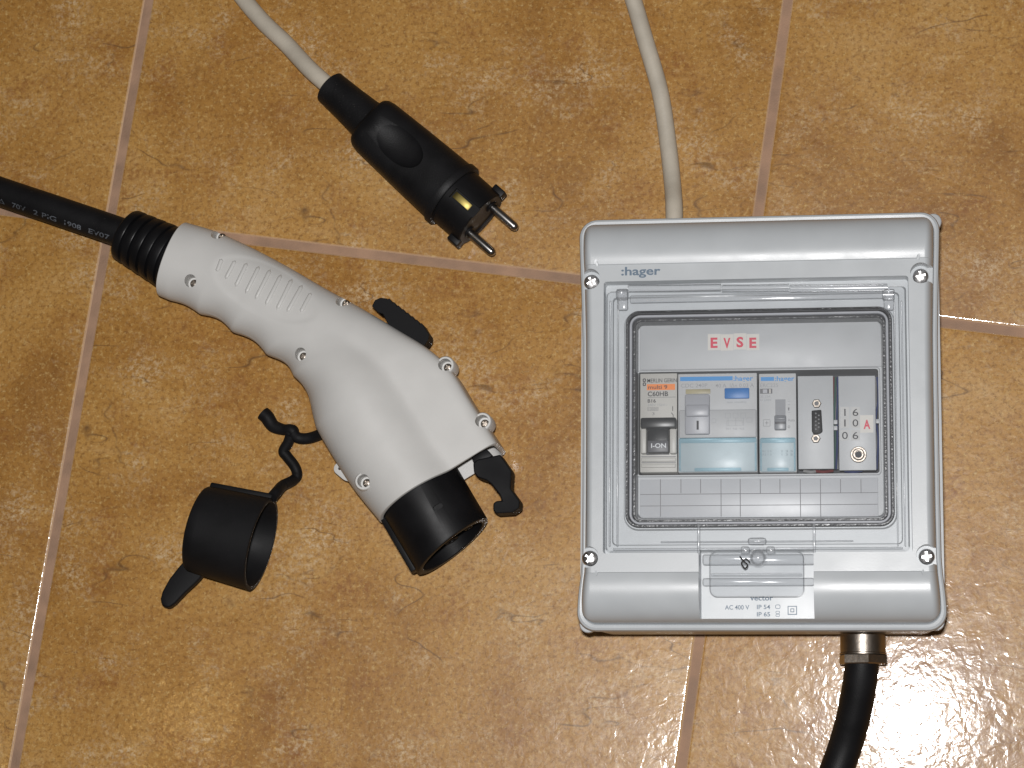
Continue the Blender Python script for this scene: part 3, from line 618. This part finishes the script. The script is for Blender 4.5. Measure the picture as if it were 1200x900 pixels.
# corrugated collar and black cable
c1 = cen[0]+np.array([*(ax0*1.5), 0]); c0 = P(147.5, 274.5, 23); dirc = c1-c0; Lc = np.linalg.norm(dirc)
prof = [(0, 7.5), (0, 13.6), (.6, 14.6)]
nr = 5
for k in range(nr):
    q0 = .9+(Lc-2.5)*k/nr; q1 = .9+(Lc-2.5)*(k+1)/nr; r_ = 14.9+2.9*(k/nr)
    prof += [(q0+.3, r_), (q0+(q1-q0)*.62, r_+.45), (q0+(q1-q0)*.70, r_+.2), (q0+(q1-q0)*.78, r_-1.3), (q1-.3, r_-1.2), (q1, r_+.2)]
prof += [(Lc-1, 17.6), (Lc, 17.6), (Lc, 10)]
link('strain_relief', lathe(c0, dirc, prof, 48), 'grip', conn, smooth=35, label='black corrugated rubber collar')
cabp = [P(-130, 178, 11), P(-60, 203, 13), P(0, 224.5, 16), P(70, 248, 20), c0, c0+dirc*.3]
link('cable', tube(cabp, 8.3, 28, 100), 'rubber', conn, label='thick black charging cable with grey print')
# print on the cable, wrapped round it
csp = spline(cabp, 400); cl_len = np.concatenate([[0], np.cumsum(np.linalg.norm(np.diff(csp, axis=0), axis=1))])
def cabletext(s, pxa, pxb, hmm, phi):
    ia = np.argmin([abs(w2p(p)[0]-pxa) for p in csp]); ib = np.argmin([abs(w2p(p)[0]-pxb) for p in csp]); sa, sb = cl_len[ia], cl_len[ib]
    me = textmesh(s, 10, .12)
    if s == '^':
        me = pydata([(0, 0, 0), (8, 0, 0), (4, 7, 0), (1.6, 1, 0), (6.4, 1, 0), (4, 5.2, 0)], [(0, 1, 4, 3), (1, 2, 5, 4), (2, 0, 3, 5)])
    co = np.array([v.co[:] for v in me.vertices]); x0_, x1_ = co[:, 0].min(), co[:, 0].max()
    for v in me.vertices:
        sl_ = sa+(v.co.x-x0_)/(x1_-x0_)*(sb-sa); j = int(np.clip(np.searchsorted(cl_len, sl_), 1, 398)); D, A, B = frame_of(csp[j+1]-csp[j-1])
        ang = phi+(v.co.y/7*hmm)/8.4; p = csp[j]+D*(sl_-cl_len[j])+(-A*math.cos(ang)+B*math.sin(ang))*8.38
        v.co = p
    link('lettering', me, 'inkcable', conn, smooth=0)
for s, xa, xb in (('^', 8, 15.5), ('70V', 24, 40), ('2', 48.5, 54), ('PIG', 59, 75), ('1908', 84, 104.5), ('EV07', 113, 137)):
    cabletext(s, xa, xb, 3.0, math.radians(38))
# nose
lE = lat_s[-1]/np.linalg.norm(lat_s[-1]); aE = np.linalg.norm(lat_s[-1])/2
nd_ = np.array([*(axE*math.cos(math.radians(1.0))), math.sin(math.radians(1.0))])
nc = np.array([*(cen[-1][:2]+lE*U0*aE*1.0), ZCt[-1]])-nd_*8
RN, LN = 23.2, 40
nose = lathe(nc, nd_, [(0, RN+.2), (LN-1, RN), (LN-.3, RN-.3), (LN, RN-.9), (LN, RN-3.2), (LN-.5, RN-3.7), (LN-24, RN-3.9)], 72)
for v in nose.vertices:                                     # the mouth of the nose is cut at a slant
    q_ = np.array(v.co[:])-nc; v.co += Vector((nd_*(-(q_[:2]@lE)*.17*max(0, q_@nd_-8)/LN)).tolist())
ph_ = np.array(hit(513, 594, BVHTree.FromPolygons([v.co for v in nose.vertices], [p.vertices for p in nose.polygons]))[0])
D, A, B = frame_of(nd_)
slotc = prism([(ph_[0]+lE[0]*x*2.6+axE[0]*y*1.4, ph_[1]+lE[1]*x*2.6+axE[1]*y*1.4) for x, y in ((-1, -.5), (-.6, -1), (.6, -1), (1, -.5), (1, .5), (.6, 1), (-.6, 1), (-1, .5))], ph_[2]-1.6, ph_[2]+10)
nose = boolean(nose, slotc)
no = link('nose', nose, 'black', conn, smooth=35, label='round black coupling nose')
rail = []
latv = np.array([*lE, 0]); upv = np.cross(latv, nd_); upv /= np.linalg.norm(upv); upv *= np.sign(upv[2])
for tt in (6, LN+.4):
    o_ = nc+nd_*tt; rail.append([o_-latv*(RN-1.8)+upv*4.6, o_-latv*(RN+2.3)+upv*4.2, o_-latv*(RN+2.6)+upv*1.0, o_-latv*(RN+2.6)-upv*4, o_-latv*(RN-1.5)-upv*4.6])
link('key_rail', bev(loft(rail), .35), 'black', no)
ins = link('contact_insert', lathe(nc+nd_*(LN-15), nd_, [(0, 18.6), (.8, 18.8), (1.6, 18.2)], 48), 'black', no)
for q, rr, rad in ((35, 9.5, 4.6), (145, 9.5, 4.6), (270, 10.5, 4.2), (205, 13.0, 2.8), (335, 13.0, 2.8)):
    c = nc+nd_*(LN-14.5)+(latv*math.cos(math.radians(q))+upv*math.sin(math.radians(q)))*rr
    link('contact_sleeve', lathe(c, nd_, [(0, rad), (9, rad), (9.4, rad-.4), (9.4, rad*.55), (4, rad*.5)], 24), 'black', no, smooth=35)
# latch
zoom7 = [(808, 200), (830, 180), (955, 153), (1015, 240), (1010, 335), (1060, 405), (1056, 442), (1020, 466), (932, 472), (916, 455), (916, 418), (932, 404), (962, 402), (950, 370), (905, 312), (880, 292), (832, 276), (812, 250)]
lp = [P(380+x*.21667, 500+y*.21667, 34)[:2] for x, y in zoom7][::-1]
link('latch', prism(lp, 23, 36, .7), 'matt', conn, smooth=14, label='black hooked release latch')
l_in = [P(*q, 34)[:2] for q in ((556, 545), (552, 535), (570, 526), (577, 534))][::-1]
link('latch_arm', prism(l_in, 25, 34, .5), 'black', conn)
# thumb button
bp_ = []
top = [(437, 360), (440.5, 353), (447, 350), (455, 351)]+[(455+43*(k+q_)/8, 351+33*(k+q_)/8-e_) for k in range(8) for q_, e_ in ((.1, -.6), (.4, 2.0), (.75, 1.8))]+[(500, 387), (504, 393), (503, 399), (497, 408), (470, 398), (456, 381), (450, 369), (444, 367)]
bm_ = [P(x, y, 32)[:2] for x, y in top][::-1]
link('thumb_button', prism(bm_, 22, 35, .35), 'matt', conn, smooth=14, label='ridged black thumb release button')

# ------------------------------------------------------------------ dust cap with tether
def zp(x, y): return (170+x/3.4625, 460+y/3.4625)
cap = thing('dust_cap', (*P(268, 630, 0)[:2], 0), 'black rubber dust cap lying on its side with pull tab and tether', 'dust cap')
ce0 = P(231, 619, 25.5); ce1 = P(306.5, 638, 25.5); dcap = ce1-ce0; Lcap = np.linalg.norm(dcap)
prof = [(0, 0.5), (0, 21.6), (.5, 22.8), (1.6, 23.6), (6, 24.0), (Lcap-1.2, 25.4), (Lcap-.3, 25.5), (Lcap, 25.0), (Lcap, 23.4), (Lcap-.5, 23.0), (5, 21.5), (4, 20), (4, .5)]
cup = link('cup', lathe(ce0, dcap, prof, 72), 'capblack', cap, smooth=40)
D, A, B = frame_of(dcap)
ln = []
for tt in (1.5, Lcap-.5):
    o_ = ce0+D*tt; r0 = 23.2+2.0*tt/Lcap; sdir = A if A[1] > 0 else -A
    ln.append([o_+sdir*(r0-1.5)+B*4, o_+sdir*(r0+2.4)+B*3.4, o_+sdir*(r0+2.6)-B*3, o_+sdir*(r0-1.5)-B*3.5])
link('key_rail', bev(loft(ln), .8), 'capblack', cup)
tabz = [(200, 640), (170, 672), (135, 712), (100, 757), (72, 808), (64, 838), (68, 860), (82, 873), (100, 874), (125, 855), (165, 812), (205, 776), (222, 758), (250, 720), (250, 640)]
link('pull_tab', prism([P(*zp(*q), 20)[:2] for q in tabz][::-1], 16, 21.5, 1.6, 3), 'capblack', cap, smooth=50, label='rounded rubber pull tab')
tz = [(515, 425, 28), (535, 402, 24), (558, 378, 14), (600, 357, 5), (617, 335, 3), (607, 300, 2.9), (575, 258, 3.0), (562, 238, 3.4), (580, 205, 5), (592, 172, 7)]
link('tether', tube([P(*zp(x, y), z_) for x, y, z_ in tz], 3.0, 14, 90), 'capblack', cap, label='wavy rubber tether strap')
tz = [(596, 160, 8), (618, 182, 6), (650, 187, 5.5), (690, 178, 7), (730, 160, 13)]
link('tether_end', tube([P(*zp(x, y), z_) for x, y, z_ in tz], 3.1, 14, 50), 'capblack', cap)
tz = [(478, 84, 3.6), (495, 100, 3.6), (520, 135, 3.6), (560, 150, 5.0), (590, 150, 7.2), (606, 165, 7.0)]
link('toggle_bar', tube([P(*zp(x, y), z_) for x, y, z_ in tz], lambda s: 4.0-1.0*smooth01((s-.2)/.5), 14, 60), 'capblack', cap)
kn = P(*zp(592, 158), 7.4); link('knot', lathe(kn-np.array([0, 0, 5.0]), (0, 0, 1), [(0, 1.5), (.6, 3.0), (3, 4.2), (5.5, 3.9), (6.8, 2.4), (7.2, .6)], 20), 'capblack', cap, smooth=60)

# ------------------------------------------------------------------ mains plug
def zq(x, y): return (360+x/3.6, 70+y/3.6)
plug = thing('power_plug', (*P(485, 190, 0)[:2], 0), 'black rubber two-pin mains plug with ivory cable', 'mains plug')
pa = P(*zq(262, 262), 19); pb = P(*zq(622, 578), 19); dp = pb-pa; dp[2] = 0; Lp_ = np.linalg.norm(dp); D, A, B = frame_of(dp)
def sect(t, aw, ah, p=2.3, n=56):
    o_ = pa+D*t; out = []
    for q in np.linspace(0, 2*math.pi, n, endpoint=False):
        c_, s_ = math.cos(q), math.sin(q); out.append(o_+A*aw*math.copysign(abs(c_)**(2/p), c_)+B*ah*math.copysign(abs(s_)**(2/p), s_))
    return out
LB = Lp_
rg = [sect(-1, 9, 8, 3), sect(0, 13.2, 11.4, 3), sect(.8, 14.8, 12.8, 3), sect(2.4, 15.9, 13.8, 3), sect(6, 16.6, 14.6, 3), sect(LB*.3, 17.2, 15.2, 2.9), sect(LB*.5, 17.8, 15.8, 2.7), sect(LB*.75, 18.4, 17.2, 2.3), sect(LB-4.5, 18.8, 18.2, 2), sect(LB-4.2, 19.8, 18.9, 2), sect(LB-.6, 19.8, 18.9, 2), sect(LB, 19.2, 18.4, 2), sect(LB, 17.6, 17.4, 2), sect(LB+1, 10, 10, 2)]
pbm = loft(rg)
tk = pa+D*LB*.34
# oval thumb hollow in the upper side
tk = pa+D*LB*.40+B*17.3
hol = loft([[tk+D*17*math.cos(q)*math.sin(e)+A*10.5*math.sin(q)*math.sin(e)-B*5.2*math.cos(e) for q in np.linspace(0, 2*math.pi, 40, endpoint=False)] for e in np.linspace(.08, 3.06, 22)])
pbm = boolean(pbm, hol)
pbo = link('body', pbm, 'rubber', plug, smooth=45)
# front insert with side ribs, face and pins
LF = 19.8
fr = [sect(LB-1, 17.4, 17.2, 2), sect(LB+LF-.6, 17.2, 17.0, 2), sect(LB+LF, 16.6, 16.4, 2), sect(LB+LF, 13, 12.6, 2), sect(LB+LF-.8, 12.6, 12.2, 2)]
fm = loft(fr)
fm = boolean(fm, (lambda o_: loft([[o_+D*tt+A*x+B*zz for x, zz in ((-3.1, 14.6), (3.1, 14.6), (3.4, 22), (-3.4, 22))] for tt in (2.5, 30)]))(pa+D*LB))
fo_ = link('front_insert', fm, 'black', plug, smooth=30)
for sg in (-1, 1):
    o_ = pa+D*(LB+LF-6.5)
    rr_ = [[o_+D*tt+A*sg*x+B*zz for x, zz in ((15.5, 4.2), (19.6, 4.2), (19.9, 3.2), (19.9, -3.2), (19.6, -4.2), (15.5, -4.2))] for tt in (0, 7.2)]
    link('guide_rib', bev(loft(rr_), .5), 'black', fo_)
    pc_ = pa+D*(LB+LF-1)+A*sg*9.2
    link('pin', lathe(pc_, D, [(0, 2.5), (17.2, 2.45), (18.8, 1.9), (19.5, .9)], 24), 'steel', plug, smooth=40)
    link('pin_collar', lathe(pc_-D*.3, D, [(0, 3.6), (1.4, 3.6), (1.6, 3.2)], 24), 'black', fo_, smooth=40)
o_ = pa+D*LB
cl_ = loft([[o_+D*tt+A*x+B*(zz+h_) for x, zz in ((-1.9, 13.9), (1.9, 13.9), (1.9, 15.2), (-1.9, 15.2))] for tt, h_ in ((3.2, 0), (6, .9), (12, .9), (15, 0))])
link('earth_clip', bev(cl_, .25), 'brass', plug, smooth=30)
# sleeve and cable
s0 = P(*zq(92, 112), 17.5); s1 = pa+D*2; ds = s1-s0; Ls_ = np.linalg.norm(ds)
link('cable_sleeve', lathe(s0, ds, [(0, 4.9), (0, 8.6), (.7, 9.6), (Ls_*.45, 10.3), (Ls_*.8, 11.2), (Ls_-1, 12.0), (Ls_, 12.0)], 40), 'scuff', plug, smooth=40)
pth = [s1-ds*.4, s0-ds*.0, P(362, 80, 15), P(335, 51, 10), P(305, 22, 6), P(276, -14, 4.9), P(245, -60, 4.8), P(210, -120, 4.8)]
link('cable', tube(pth, 4.75, 22, 110), 'jacket', plug, label='ivory mains cable')
